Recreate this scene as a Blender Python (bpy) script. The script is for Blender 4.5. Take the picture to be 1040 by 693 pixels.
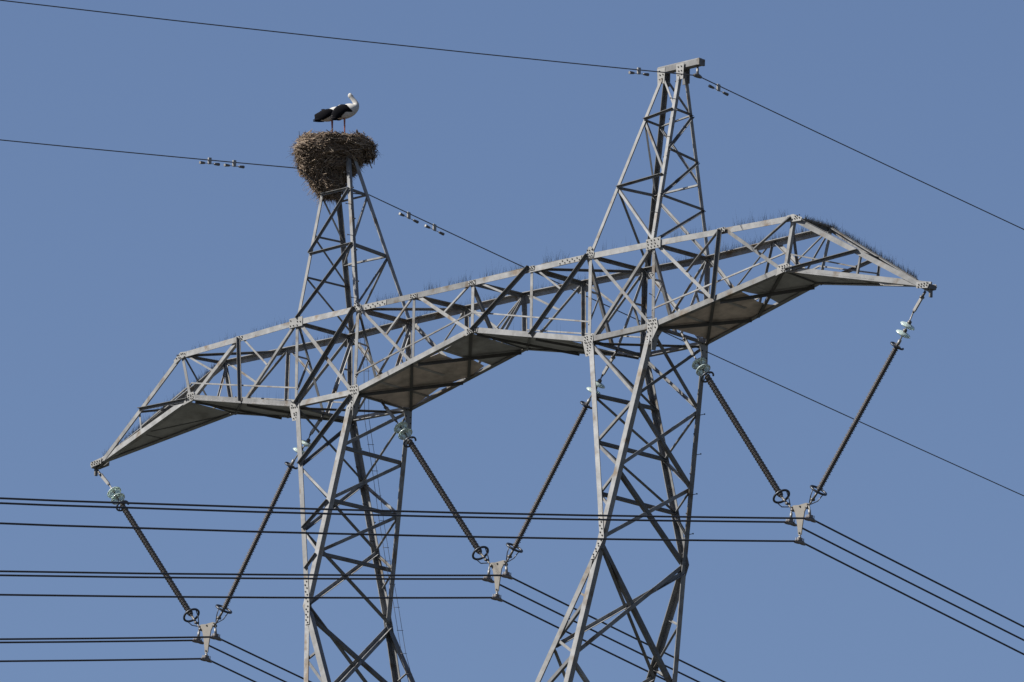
import bpy, bmesh, math, random
from mathutils import Vector as V, Matrix, noise

random.seed(7)
for o in list(bpy.data.objects): bpy.data.objects.remove(o)
SC = bpy.context.scene
COL = SC.collection

# ---------------------------------------------------------------- camera
CAMX = V((0.7149, 0.6988, 0.0253)); CAMY = V((0.1568, -0.1956, 0.9681)); CAMF = V((-0.6814, 0.6881, 0.2494))
GROUND = -64.8                      # the crossarm's lower chord is z = 0
cam = bpy.data.cameras.new('camera'); co = bpy.data.objects.new('camera', cam); COL.objects.link(co)
cam.lens = 404.1; cam.sensor_width = 36; cam.clip_start = 1; cam.clip_end = 20000
m = Matrix((CAMX, CAMY, -CAMF)).transposed().to_4x4(); m.translation = V((174.817, -176.144, -63.092))
co.matrix_world = m
SC.camera = co

# ---------------------------------------------------------------- light
SUN = V((-0.44, -0.64, 0.70)).normalized()
SUN_EL = math.asin(SUN.z); SUN_AZ = math.atan2(SUN.x, SUN.y)
W = bpy.data.worlds.new('World'); SC.world = W; W.use_nodes = True
nt = W.node_tree; bg = nt.nodes['Background']
sky = nt.nodes.new('ShaderNodeTexSky'); sky.sky_type = 'NISHITA'; sky.sun_disc = False
sky.sun_elevation = SUN_EL; sky.sun_rotation = SUN_AZ
sky.altitude = 600; sky.air_density = 1.0; sky.dust_density = 1.0; sky.ozone_density = 3.5
hs = nt.nodes.new('ShaderNodeHueSaturation'); hs.inputs['Saturation'].default_value = 1.0
nt.links.new(sky.outputs[0], hs.inputs['Color']); tn = nt.nodes.new('ShaderNodeVectorMath'); tn.operation = 'MULTIPLY'; tn.inputs[1].default_value = (.99, .935, 1.0)
nt.links.new(hs.outputs[0], tn.inputs[0]); nt.links.new(tn.outputs[0], bg.inputs[0])
bg.inputs[1].default_value = 0.054
sl = bpy.data.lights.new('sun', 'SUN'); sl.energy = 5.0; sl.angle = math.radians(0.5); sl.color = (1.0, 0.965, 0.905)
so = bpy.data.objects.new('sun', sl); COL.objects.link(so); so.rotation_euler = SUN.to_track_quat('Z', 'Y').to_euler()
so.location = (0, 0, 60)
SC.view_settings.view_transform = 'Standard'; SC.view_settings.look = 'None'
SC.view_settings.exposure = 0.86; SC.view_settings.gamma = 1.0
SC.view_settings.use_curve_mapping = False

# ---------------------------------------------------------------- materials
def mat(name, col, rough=.6, metal=0., var=.0, nscale=6., rand=0., spec=.5, stain=None, trans=0., ior=1.45, island=None, bump=0.):
    m = bpy.data.materials.new(name); m.use_nodes = True; t = m.node_tree; p = t.nodes['Principled BSDF']
    p.inputs['Roughness'].default_value = rough; p.inputs['Metallic'].default_value = metal
    p.inputs['Specular IOR Level'].default_value = spec; p.inputs['IOR'].default_value = ior
    p.inputs['Transmission Weight'].default_value = trans
    L = t.links.new
    tc = t.nodes.new('ShaderNodeTexCoord'); nz = t.nodes.new('ShaderNodeTexNoise')
    nz.inputs['Scale'].default_value = nscale; nz.inputs['Detail'].default_value = 6; nz.inputs['Roughness'].default_value = .65
    L(tc.outputs['Object'], nz.inputs['Vector'])
    mr = t.nodes.new('ShaderNodeMapRange'); mr.inputs['From Min'].default_value = .3; mr.inputs['From Max'].default_value = .7
    mr.inputs['To Min'].default_value = 1-var; mr.inputs['To Max'].default_value = 1+var
    L(nz.outputs['Fac'], mr.inputs['Value'])
    val = mr.outputs[0]
    if rand:
        oi = t.nodes.new('ShaderNodeObjectInfo'); r2 = t.nodes.new('ShaderNodeMapRange')
        r2.inputs['To Min'].default_value = 1-rand; r2.inputs['To Max'].default_value = 1+rand
        L(oi.outputs['Random'], r2.inputs['Value'])
        mm = t.nodes.new('ShaderNodeMath'); mm.operation = 'MULTIPLY'; L(val, mm.inputs[0]); L(r2.outputs[0], mm.inputs[1]); val = mm.outputs[0]
    if island:
        ge = t.nodes.new('ShaderNodeNewGeometry'); cr = t.nodes.new('ShaderNodeValToRGB')
        e = cr.color_ramp.elements
        e[0].color = (*island[0], 1); e[1].color = (*island[-1], 1)
        for i, c in enumerate(island[1:-1]):
            q = e.new((i+1)/(len(island)-1)); q.color = (*c, 1)
        L(ge.outputs['Random Per Island'], cr.inputs[0]); base = cr.outputs[0]
    else:
        rgb = t.nodes.new('ShaderNodeRGB'); rgb.outputs[0].default_value = (*col, 1); base = rgb.outputs[0]
    if stain:
        n2 = t.nodes.new('ShaderNodeTexNoise'); n2.inputs['Scale'].default_value = stain[1]; n2.inputs['Detail'].default_value = 5
        mp = t.nodes.new('ShaderNodeMapping'); mp.inputs['Location'].default_value = (3, 7, 1)
        L(tc.outputs['Object'], mp.inputs[0]); L(mp.outputs[0], n2.inputs['Vector'])
        r3 = t.nodes.new('ShaderNodeMapRange'); r3.inputs['From Min'].default_value = stain[2]; r3.inputs['From Max'].default_value = stain[2]+.12
        L(n2.outputs['Fac'], r3.inputs['Value'])
        mx = t.nodes.new('ShaderNodeMix'); mx.data_type = 'RGBA'
        L(r3.outputs[0], mx.inputs[0]); L(base, mx.inputs[6]); mx.inputs[7].default_value = (*stain[0], 1); base = mx.outputs[2]
    vm = t.nodes.new('ShaderNodeVectorMath'); vm.operation = 'SCALE'
    L(base, vm.inputs[0]); L(val, vm.inputs['Scale']); L(vm.outputs[0], p.inputs['Base Color'])
    if bump:
        b = t.nodes.new('ShaderNodeBump'); b.inputs['Strength'].default_value = bump; b.inputs['Distance'].default_value = .01
        L(nz.outputs['Fac'], b.inputs['Height']); L(b.outputs[0], p.inputs['Normal'])
    return m
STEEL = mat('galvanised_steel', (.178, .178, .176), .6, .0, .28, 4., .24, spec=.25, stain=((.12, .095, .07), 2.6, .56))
STEEL_D = mat('shade_toned_steel', (.118, .120, .122), .7, .0, .2, 5., .15, spec=.2, stain=((.09, .078, .065), 3., .55))  # darker copy of STEEL: shade on the dark bars put into the colour
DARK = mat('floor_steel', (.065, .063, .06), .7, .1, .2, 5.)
PLATE = mat('gusset_steel', (.19, .187, .178), .6, .0, .15, 9., .1)
BOLT = mat('bolt_steel', (.012, .012, .012), .7, .0)
SHEET = mat('sheet_grey', (.27, .265, .262), .75, .0, .3, 2.2, stain=((.19, .178, .165), 1.1, .55))
SHEET_B = mat('sheet_brown', (.44, .37, .325), .8, .0, .3, 2.5, stain=((.27, .235, .205), 1.3, .55))
SPIKE = mat('spike_wire', (.10, .10, .10), .5, .3)
BLACK = mat('conductor_aluminium_dark', (.035, .035, .04), .55, .3)
GREYW = mat('ground_wire_steel', (.07, .07, .075), .5, .4)
RUBBER = mat('silicone_sheds', (.055, .048, .045), .55, 0, .15, 20)
GLASS = mat('toughened_glass', (.74, .86, .81), .12, 0, .0, trans=.55, ior=1.5)
CAPM = mat('disc_cap', (.10, .095, .09), .5, .4)
LINKM = mat('link_steel', (.20, .195, .185), .5, .3, .2, 12)
RINGM = mat('ring_dark', (.035, .04, .05), .4, .4)
YOKEM = mat('yoke_steel', (.155, .142, .122), .55, .1, .1, 9)
CLAMPM = mat('clamp_alloy', (.14, .12, .11), .5, .4, .25, 14)
STICK = mat('nest_sticks', (1, 1, 1), .85, 0, .25, 3, island=[(.045, .032, .023), (.13, .09, .062), (.20, .145, .10), (.27, .21, .15), (.08, .06, .045), (.16, .11, .073), (.38, .31, .235)])
NCORE = mat('nest_core', (.03, .022, .016), .95, 0, .5, 14, bump=1.)
FW = mat('white_feathers', (.42, .405, .375), .9, 0, .12, 14)
FB = mat('black_feathers', (.003, .003, .005), .9, 0, .3, 30, spec=.15)
BILL = mat('red_bill', (.20, .05, .03), .5)
LEGR = mat('red_leg', (.30, .10, .07), .6)
EYE = mat('eye_dark', (.01, .01, .01), .3)
CREAM = mat('cream_down', (.50, .46, .36), .9)

# ---------------------------------------------------------------- helpers
def tag(o, label=None, cat=None, group=None, kind=None):
    if label: o['label'] = label
    if cat: o['category'] = cat
    if group: o['group'] = group
    if kind: o['kind'] = kind
    return o
def empty(name, loc=(0, 0, 0)):
    o = bpy.data.objects.new(name, None); COL.objects.link(o); o.location = loc; return o
class MB:
    """collects vertices (in scene coordinates) and faces, then links them as one mesh"""
    def __init__(s): s.v = []; s.f = []; s.mi = []; s.sm = []
    def add(s, vs, fs, mi=0, smooth=False):
        b = len(s.v); s.v += [V(p) for p in vs]
        for f in fs: s.f.append([b+i for i in f]); s.mi.append(mi); s.sm.append(smooth)
        return s
    def build(s, name, mats, parent=None, org=None):
        if not isinstance(mats, (list, tuple)): mats = [mats]
        org = V(org) if org is not None else (V(parent['_w']) if parent is not None and '_w' in parent else V((0, 0, 0)))
        pw = V(parent['_w']) if parent is not None else V((0, 0, 0))
        me = bpy.data.meshes.new(name); me.from_pydata([tuple(p-org) for p in s.v], [], s.f)
        for q in mats: me.materials.append(q)
        me.polygons.foreach_set('material_index', s.mi); me.polygons.foreach_set('use_smooth', s.sm)
        me.update()
        bm = bmesh.new(); bm.from_mesh(me); bmesh.ops.recalc_face_normals(bm, faces=bm.faces); bm.to_mesh(me); bm.free()
        o = bpy.data.objects.new(name, me); COL.objects.link(o)
        if parent is not None: o.parent = parent
        o.location = org-pw; o['_w'] = tuple(org)
        return o
    def box(s, c, ax, ay, az, mi=0):
        c = V(c); ax, ay, az = V(ax), V(ay), V(az)
        vs = [c+ax*i+ay*j+az*k for i in (-1, 1) for j in (-1, 1) for k in (-1, 1)]
        return s.add(vs, [(0, 1, 3, 2), (4, 6, 7, 5), (0, 4, 5, 1), (2, 3, 7, 6), (0, 2, 6, 4), (1, 5, 7, 3)], mi)
    def prism(s, prof, a, b, u, v, mi=0, prof2=None):
        n = len(prof); p2 = prof2 or prof
        vs = [a+u*x+v*y for x, y in prof]+[b+u*x+v*y for x, y in p2]
        fs = [(i, (i+1) % n, n+(i+1) % n, n+i) for i in range(n)]
        fs += [tuple(range(n))[::-1], tuple(range(n, 2*n))]
        return s.add(vs, fs, mi)
    def tube(s, pts, r, seg=8, mi=0, smooth=True, cap=True, flat=1., up=None, closed=False):
        pts = [V(p) for p in pts]; n = len(pts)
        rs = r if isinstance(r, (list, tuple)) else [r]*n
        w0 = (pts[1]-pts[0]).normalized()
        u = V(up) if up is not None else (V((0, 0, 1)) if abs(w0.z) < .9 else V((1, 0, 0)))
        u = (u-w0*u.dot(w0)).normalized(); vs = []
        for i, p in enumerate(pts):
            if closed: w = (pts[(i+1) % n]-pts[i-1]).normalized()
            else: w = (pts[min(i+1, n-1)]-pts[max(i-1, 0)]).normalized()
            u = (u-w*u.dot(w)).normalized(); q = w.cross(u)
            ru, rq = (rs[i] if isinstance(rs[i], (tuple, list)) else (rs[i], rs[i]*flat))
            for k in range(seg):
                a = 2*math.pi*k/seg; vs.append(p+u*math.cos(a)*ru+q*math.sin(a)*rq)
        fs = []
        for i in range(n if closed else n-1):
            j = (i+1) % n
            for k in range(seg): fs.append((i*seg+k, i*seg+(k+1) % seg, j*seg+(k+1) % seg, j*seg+k))
        s.add(vs, fs, mi, smooth)
        if cap and not closed:
            b = len(s.v)-len(vs)
            s.f.append([b+k for k in range(seg)][::-1]); s.mi.append(mi); s.sm.append(False)
            s.f.append([b+(n-1)*seg+k for k in range(seg)]); s.mi.append(mi); s.sm.append(False)
        return s
    def lathe(s, a, w, prof, seg=20, mi=0, smooth=True):
        """prof = (distance along w, radius)"""
        w = V(w).normalized(); u = w.orthogonal().normalized(); q = w.cross(u); vs = []
        for d, r in prof:
            for k in range(seg):
                t = 2*math.pi*k/seg; vs.append(V(a)+w*d+u*math.cos(t)*r+q*math.sin(t)*r)
        fs = [(i*seg+k, i*seg+(k+1) % seg, (i+1)*seg+(k+1) % seg, (i+1)*seg+k) for i in range(len(prof)-1) for k in range(seg)]
        return s.add(vs, fs, mi, smooth)
def frame(a, b, u):
    w = (b-a).normalized(); u = V(u); u = (u-w*u.dot(w)).normalized(); return w, u
def angle_prof(s, t): return [(0, 0), (s, 0), (s, t), (t, t), (t, s), (0, s)]

N = {k: V(p) for k, p in {"LfTo": [-5.584, -0.9, 2.031], "LfTi": [-3.657, -0.885, 2.04], "LfBo": [-5.555, -0.88, 0.004], "LfBi": [-3.671, -0.9, -0.005], "LfT5": [-1.85, -0.899, 2.025], "LfT2": [-7.523, -0.792, 2.0], "LfT1": [-9.548, -0.682, 1.944], "LfB1": [-9.227, -0.663, 0.795], "LfW": [-4.584, -1.289, -4.789], "LfLi": [-2.183, -1.877, -9.789], "LfLo": [-3.861, -1.877, -9.789], "LfPo": [-5.531, -0.094, 6.068], "LfPi": [-4.896, -0.094, 6.068], "LbTo": [-5.585, 0.88, 2.035], "LbTi": [-3.68, 0.861, 2.078], "LbBo": [-5.538, 0.922, -0.004], "LbBi": [-3.653, 0.914, -0.045], "LbT5": [-1.85, 0.858, 2.092], "LbT2": [-7.53, 0.831, 2.028], "LbT1": [-9.475, 0.689, 2.01], "LbB1": [-9.151, 0.713, 0.707], "LbW": [-4.597, 1.359, -4.776], "LbLi": [-2.17, 1.947, -9.776], "LbLo": [-3.921, 1.947, -9.776], "LbPo": [-5.531, 0.094, 6.068], "LbPi": [-4.896, 0.094, 6.068], "Ltip": [-12.985, 0.009, -0.069], "RfTo": [5.552, -0.889, 2.0], "RfTi": [3.639, -0.908, 2.037], "RfBo": [5.585, -0.885, 0.031], "RfBi": [3.659, -0.898, 0.017], "RfT5": [1.827, -0.901, 2.06], "RfT2": [7.546, -0.815, 1.99], "RfT1": [9.521, -0.657, 1.959], "RfB1": [9.24, -0.61, 0.757], "RfW": [4.623, -1.351, -4.657], "RfLi": [2.179, -1.938, -9.657], "RfLo": [3.711, -1.938, -9.657], "RfPo": [5.514, -0.108, 6.062], "RfPi": [4.912, -0.079, 6.07], "RbTo": [5.57, 0.906, 2.012], "RbTi": [3.67, 0.898, 2.057], "RbBo": [5.559, 0.885, -0.009], "RbBi": [3.664, 0.892, 0.007], "RbT5": [1.804, 0.857, 2.065], "RbT2": [7.59, 0.841, 2.062], "RbT1": [9.498, 0.641, 1.965], "RbB1": [9.184, 0.619, 0.714], "RbW": [4.622, 1.343, -4.738], "RbLi": [2.049, 1.931, -9.738], "RbLo": [3.592, 1.931, -9.738], "RbPo": [5.531, 0.094, 6.068], "RbPi": [4.896, 0.094, 6.068], "Rtip": [13.012, 0.017, -0.099], "CfT6": [-0.009, -0.895, 2.037], "CfB6": [0.004, -0.897, 0.834], "CbT6": [-0.026, 0.849, 2.093], "CbB6": [-0.006, 0.894, 0.78], "LfB5": [-1.834, -0.899, 0.414], "LbB5": [-1.83, 0.904, 0.368], "RfB5": [1.846, -0.897, 0.422], "RbB5": [1.829, 0.893, 0.393], "LfB2": [-7.42, -0.77, 0.406], "RfB2": [7.31, -0.756, 0.374], "LbB2": [-7.525, 0.807, 0.387], "RbB2": [7.19, 0.765, 0.317], "LfN": [-11.267, -0.336, 0.938], "RfN": [11.238, -0.325, 0.947], "LbN": [-10.991, 0.395, 1.112], "RbN": [11.269, 0.327, 0.925], "LfM": [-11.196, -0.311, 0.342], "RfM": [11.081, -0.304, 0.339], "LbM": [-11.068, 0.361, 0.319], "RbM": [11.205, 0.301, 0.285], "Lt_o1": [-5.26, -1.004, -1.453], "Lt_i1": [-4.128, -1.095, -2.397], "Lt_o2": [-4.945, -1.137, -3.006], "Lt_i2": [-4.358, -1.193, -3.603], "Lt_o3": [-4.747, -1.22, -3.984], "Lt_i0": [-3.898, -0.997, -1.192], "Lt_bo1": [-5.256, 1.053, -1.436], "Lt_bi1": [-4.114, 1.131, -2.354], "Lt_bo2": [-4.932, 1.204, -3.077], "Lt_bi2": [-4.355, 1.245, -3.565], "Lt_bi0": [-3.883, 1.023, -1.199], "Lt_bo3": [-4.759, 1.284, -3.956], "Rt_o1": [5.273, -1.036, -1.488], "Rt_i1": [4.153, -1.13, -2.376], "Rt_o2": [4.95, -1.192, -3.063], "Rt_i2": [4.403, -1.247, -3.592], "Rt_o3": [4.765, -1.282, -3.964], "Rt_i0": [3.921, -1.021, -1.254], "Rt_bo1": [5.282, 1.021, -1.408], "Rt_bi1": [4.139, 1.116, -2.346], "Rt_bo2": [4.948, 1.184, -3.092], "Rt_bi2": [4.388, 1.233, -3.58], "Rt_bi0": [3.901, 1.004, -1.17], "Rt_bo3": [4.742, 1.285, -4.133], "Lp_fo1": [-5.563, -0.584, 3.614], "Lp_fi1": [-4.153, -0.568, 3.651], "Lp_bi1": [-4.137, 0.573, 3.578], "Lp_bo1": [-5.564, 0.575, 3.6], "Lp_fo2": [-5.544, -0.294, 5.067], "Lp_fi2": [-4.589, -0.29, 5.069], "Lp_bi2": [-4.58, 0.294, 5.031], "Lp_bo2": [-5.545, 0.298, 5.02], "Lp_zo1": [-5.557, -0.494, 4.066], "Lp_zb1": [-5.557, 0.474, 4.116], "Lp_zo2": [-5.57, -0.693, 3.065], "Lp_zb2": [-5.571, 0.672, 3.1], "Rp_fi1": [4.107, -0.603, 3.521], "Rp_fo1": [5.537, -0.583, 3.592], "Rp_bo1": [5.555, 0.591, 3.586], "Rp_bi1": [4.136, 0.592, 3.581], "Rp_fi2": [4.591, -0.288, 5.054], "Rp_fo2": [5.523, -0.283, 5.152], "Rp_bo2": [5.54, 0.286, 5.111], "Rp_bi2": [4.577, 0.303, 5.026], "Rp_zo1": [5.531, -0.464, 4.209], "Rp_zb1": [5.55, 0.49, 4.089], "Rp_zo2": [5.542, -0.677, 3.104], "Rp_zb2": [5.56, 0.701, 3.034]}.items()}
INS = {"A": [[-12.927, 0.0, -0.173], [-12.721, 0.0, -0.368], [-12.503, 0.0, -0.588], [-12.357, 0.0, -0.762], [-12.224, 0.0, -0.933], [-12.078, 0.0, -1.107], [-9.616, 0.0, -4.097], [-9.31, 0.0, -4.454]], "B": [[-5.521, 0.0, -0.004], [-5.674, 0.0, -0.118], [-5.947, -0.0, -0.42], [-6.028, 0.0, -0.591], [-6.244, 0.0, -0.734], [-6.499, 0.0, -1.0], [-8.595, 0.0, -4.107], [-8.862, 0.0, -4.431]], "Cc": [[-3.664, 0.0, -0.022], [-3.515, 0.0, -0.137], [-3.174, 0.0, -0.544], [-3.053, 0.0, -0.677], [-2.906, 0.0, -0.848], [-2.771, 0.0, -1.04], [-0.394, 0.0, -4.011], [-0.045, 0.0, -4.334]], "Dd": [[3.675, 0.0, 0.006], [3.541, 0.0, -0.13], [3.227, 0.0, -0.506], [3.123, 0.0, -0.657], [2.992, 0.0, -0.794], [2.804, 0.0, -1.056], [0.629, 0.0, -4.046], [0.378, 0.0, -4.359]], "E": [[5.619, 0.0, 0.093], [5.765, 0.0, -0.198], [6.024, 0.0, -0.507], [6.163, 0.0, -0.674], [6.292, 0.0, -0.84], [6.41, 0.0, -1.003], [8.755, 0.0, -4.104], [9.088, 0.0, -4.44]], "Ff": [[12.872, 0.0, -0.167], [12.775, 0.0, -0.326], [12.523, 0.0, -0.584], [12.385, 0.0, -0.831], [12.26, 0.0, -0.995], [12.101, 0.0, -1.212], [9.816, 0.0, -4.138], [9.522, 0.0, -4.448]]}
SHEETS = {"C1": [[-3.682, -0.765, -0.011], [-1.921, -0.817, 0.392], [-1.207, -0.691, 0.552], [-1.245, -0.201, 0.532], [-1.038, 0.178, 0.57], [-1.151, 0.702, 0.532], [-1.714, 0.814, 0.401], [-1.939, 0.73, 0.351], [-2.506, 0.635, 0.224], [-3.162, 0.758, 0.071], [-3.504, 0.832, -0.009], [-3.617, 0.739, -0.032], [-3.696, 0.033, -0.033]], "C2": [[-1.011, -0.709, 0.596], [-0.083, -0.808, 0.811], [-0.069, 0.887, 0.766], [-1.026, 0.801, 0.55], [-0.992, 0.263, 0.573], [-1.012, 0.031, 0.575]], "R1": [[5.577, -0.799, 0.028], [7.245, -0.671, 0.359], [7.944, -0.622, 0.498], [7.877, -0.206, 0.476], [7.758, 0.135, 0.446], [7.766, 0.416, 0.442], [7.867, 0.74, 0.456], [7.456, 0.718, 0.374], [7.128, 0.692, 0.309], [6.74, 0.76, 0.23], [5.674, 0.921, 0.014], [5.765, 0.555, 0.039], [5.747, -0.521, 0.056]], "R2": [[7.963, -0.643, 0.502], [9.178, -0.537, 0.743], [9.166, 0.639, 0.71], [7.946, 0.679, 0.464], [8.027, 0.325, 0.489], [8.077, 0.019, 0.507], [8.008, -0.283, 0.501]], "L1": [[-9.373, -0.61, 0.759], [-12.712, 0.038, -0.012], [-11.632, 0.31, 0.201], [-10.23, 0.515, 0.489], [-9.195, 0.694, 0.699]]}
LADDER = [[-4.818, 0.438, 1.763], [-4.731, 0.524, 0.985], [-4.7, 0.554, -0.116], [-4.548, 0.705, -1.335], [-4.416, 0.835, -2.484], [-4.295, 0.955, -3.415], [-4.138, 1.11, -4.479], [-4.001, 1.246, -5.541], [-3.861, 1.384, -6.239]]

# ---------------------------------------------------------------- ground
def ground():
    g = MB(); n = 60; R0 = 9000
    vs = []; fs = []
    for i in range(n+1):
        for j in range(n+1):
            x = (i/n*2-1); y = (j/n*2-1)
            X = math.copysign(abs(x)**2.2, x)*R0; Y = math.copysign(abs(y)**2.2, y)*R0
            d = math.hypot(X, Y)
            z = 0 if d < 350 else (noise.noise(V((X*.0012, Y*.0012, 0)))*25+noise.noise(V((X*.004, Y*.004, 5)))*6)*min(1, (d-350)/900)
            vs.append((X, Y, GROUND+z))
    for i in range(n):
        for j in range(n): fs.append((i*(n+1)+j, (i+1)*(n+1)+j, (i+1)*(n+1)+j+1, i*(n+1)+j+1))
    g.add(vs, fs, 0, True)
    gm = mat('dry_grassland', (.055, .053, .044), .95, 0, .3, .02, stain=((.036, .042, .03), .006, .5))
    o = g.build('ground', gm); tag(o, kind='structure')
ground()

# ---------------------------------------------------------------- pylon
PY = empty('lattice_pylon', (0, 0, GROUND)); PY['_w'] = (0., 0., GROUND)
tag(PY, 'grey galvanised lattice pylon with two peaks and a long horizontal crossarm', 'pylon')
layer = [0]
def chord(name, a, b, u, v, s=.15, t=.016, m=None, ext=0.):
    s *= .86; a, b = V(a), V(b); w, u = frame(a, b, u); v = V(v); v = (v-w*v.dot(w)-u*v.dot(u)).normalized()
    q = MB(); q.prism(angle_prof(s, t), a-w*ext, b+w*ext, u, v)
    return q.build(name, m or STEEL, PY)
def brace(name, a, b, n, s=.085, out=False, edge=1, m=None, trim=.05, depth=None, t=.011):
    """angle bar lying in the face with outward normal n; out: outside the chords with its free leg outwards"""
    s *= .78; a, b = V(a), V(b); w = (b-a).normalized(); a = a+w*trim; b = b-w*trim
    n = V(n); n = (n-w*n.dot(w)).normalized(); u = w.cross(n)*edge
    if (u.z if abs(u.z) > .2 else u.x)*edge < 0: u = -u
    layer[0] = (layer[0]+1) % 5
    off = (.003+layer[0]*.0025) if out else -(depth if depth is not None else .020)-layer[0]*.0025
    v = n if out else -n
    q = MB(); q.prism(angle_prof(s, t), a+n*off-u*s/2, b+n*off-u*s/2, u, v)
    return q.build(name, m or STEEL, PY)
def gusset(c, u, v, pts, n, bolts=True, t=.012, off=.002, name='gusset_plate', rows=None):
    """plate; pts in the (u, v) plane round c"""
    c, u, v, n = V(c), V(u).normalized(), V(v).normalized(), V(n).normalized()
    q = MB(); k = len(pts)
    a = c+n*off; q.add([a+u*x+v*y for x, y in pts]+[a+n*t+u*x+v*y for x, y in pts],
        [tuple(range(k))[::-1], tuple(range(k, 2*k))]+[(i, (i+1) % k, k+(i+1) % k, k+i) for i in range(k)])
    for bx, by in (rows or []):
        if random.random() < .12: continue
        p = a+n*t+u*(bx+random.uniform(-.01, .01))+v*(by+random.uniform(-.01, .01))
        q.lathe(p, n, [(0, .0145), (.018, .0145), (.018, .001)], 6, 1, False)
    return q.build(name, [PLATE, BOLT], PY)
def grid(x0, x1, nx, y0, y1, ny, jit=.0):
    return [(x0+(x1-x0)*i/max(nx-1, 1)+(.012 if j % 2 else 0), y0+(y1-y0)*j/max(ny-1, 1)) for i in range(nx) for j in range(ny)]
FR, BK, UP, DN = V((0, -1, 0)), V((0, 1, 0)), V((0, 0, 1)), V((0, 0, -1))
SD = {'L': -1, 'R': 1}
T = {}
# chords of the crossarm
for f, n, iv in (('f', FR, BK), ('b', BK, FR)):
    dm = STEEL
    tl = ['L%sT1' % f, 'L%sTo' % f, 'L%sTi' % f, 'C%sT6' % f, 'R%sTi' % f, 'R%sTo' % f, 'R%sT1' % f]
    for a, b in zip(tl, tl[1:]): chord('top_chord', N[a], N[b], DN, iv, .15, m=dm)
    for s in 'LR': chord('top_chord', N[s+f+'T1'], N[s+'tip'], DN, iv, .13, m=dm)
    bl = ['Ltip', 'L%sB1' % f, 'L%sBo' % f, 'L%sBi' % f, 'C%sB6' % f, 'R%sBi' % f, 'R%sBo' % f, 'R%sB1' % f, 'Rtip']
    for a, b in zip(bl, bl[1:]): chord('bottom_chord', N[a], N[b], UP, iv, .14, m=dm)
# web of the front and back faces
def mid(a, b, t=.5): return N[a].lerp(N[b], t)
def web(f, n):
    P = lambda k: N[k]
    B = lambda a, b, **k: brace('beam_diagonal', P(a) if isinstance(a, str) else a, P(b) if isinstance(b, str) else b, n, **k)
    post = lambda a, b, **k: brace('beam_post', P(a), P(b), n, **k)
    L, R, C = 'L'+f, 'R'+f, 'C'+f
    post(L+'T1', L+'B1', s=.10); post(R+'T1', R+'B1', s=.11)
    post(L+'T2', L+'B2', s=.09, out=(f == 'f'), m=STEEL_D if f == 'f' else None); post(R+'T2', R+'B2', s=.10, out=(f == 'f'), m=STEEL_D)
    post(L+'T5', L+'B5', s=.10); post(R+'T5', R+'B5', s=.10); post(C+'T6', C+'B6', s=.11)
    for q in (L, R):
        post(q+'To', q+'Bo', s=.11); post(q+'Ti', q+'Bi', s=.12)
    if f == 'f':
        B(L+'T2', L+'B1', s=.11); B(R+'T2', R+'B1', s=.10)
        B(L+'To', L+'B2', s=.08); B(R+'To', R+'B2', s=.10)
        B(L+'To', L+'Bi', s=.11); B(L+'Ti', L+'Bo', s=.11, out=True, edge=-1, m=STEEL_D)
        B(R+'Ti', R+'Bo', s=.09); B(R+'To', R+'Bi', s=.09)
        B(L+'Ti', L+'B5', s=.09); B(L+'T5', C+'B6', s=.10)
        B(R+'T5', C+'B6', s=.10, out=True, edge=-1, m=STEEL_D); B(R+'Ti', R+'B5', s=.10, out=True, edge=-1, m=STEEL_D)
    else:
        B(L+'T2', L+'B1', s=.09); B(R+'T2', R+'B1', s=.11)
        B(L+'To', L+'B2', s=.11); B(R+'To', R+'B2', s=.09)
        B(L+'To', L+'Bi', s=.09); B(L+'Ti', L+'Bo', s=.09)
        B(R+'Ti', R+'Bo', s=.09); B(R+'To', R+'Bi', s=.09)
        B(L+'Ti', L+'B5', s=.10); B(L+'T5', C+'B6', s=.08)
        B(R+'T5', C+'B6', s=.09); B(R+'Ti', R+'B5', s=.09)
        B(C+'T6', L+'B5', s=.10)
    # short redundants from the top chord to the middle of the main diagonals
    sh = lambda a, p, q, t, **k: B(P(a), mid(p, q, t), s=.055, trim=.02, **k)
    sh(L+'T1', L+'T2', L+'B1', .55); sh(L+'T2', L+'To', L+'B2', .54)
    sh(L+'T5', L+'Ti', L+'B5', .5); sh(C+'T6', L+'T5', C+'B6', .5)
    sh(C+'T6', R+'T5', C+'B6', .42); sh(R+'T5', R+'Ti', R+'B5', .45)
    sh(R+'T2', R+'To', R+'B2', .54, m=STEEL_D) if f == 'b' else brace('beam_diagonal', P(R+'T2'), mid(R+'To', R+'B2', .54), n, s=.09, out=True, m=STEEL_D)
    if f == 'f': brace('beam_diagonal', P(R+'T1'), mid(R+'T2', R+'B1', .52), n, s=.09, out=True, m=STEEL_D)
    else: sh(R+'T1', R+'T2', R+'B1', .5)
    # tips
    for s in 'LR':
        B(s+f+'B1', s+f+'N', s=.09, out=(f == 'f'), edge=-1, m=STEEL_D)
        brace('beam_post', N[s+f+'N'], N[s+f+'M'], n, s=.06)
    # hand rails
    def rail(a, b, h0=.45, h1=.45):
        q = MB(); p0 = (N[a] if isinstance(a, str) else a)+UP*h0-n*.05; p1 = (N[b] if isinstance(b, str) else b)+UP*h1-n*.05
        q.prism([(0, 0), (.032, 0), (.032, .032), (0, .032)], p0, p1, UP, n); q.build('hand_rail', STEEL, PY)
    rail(L+'B1', L+'Bo', .38, .43); rail(L+'Bi', C+'B6'); rail(C+'B6', R+'Bi'); rail(R+'Bo', R+'B1', .43, .40)
    rail(R+'B1', R+'M', .40, .26); rail(L+'B1', L+'M', .36, .2)
web('f', FR); web('b', BK)
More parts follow.
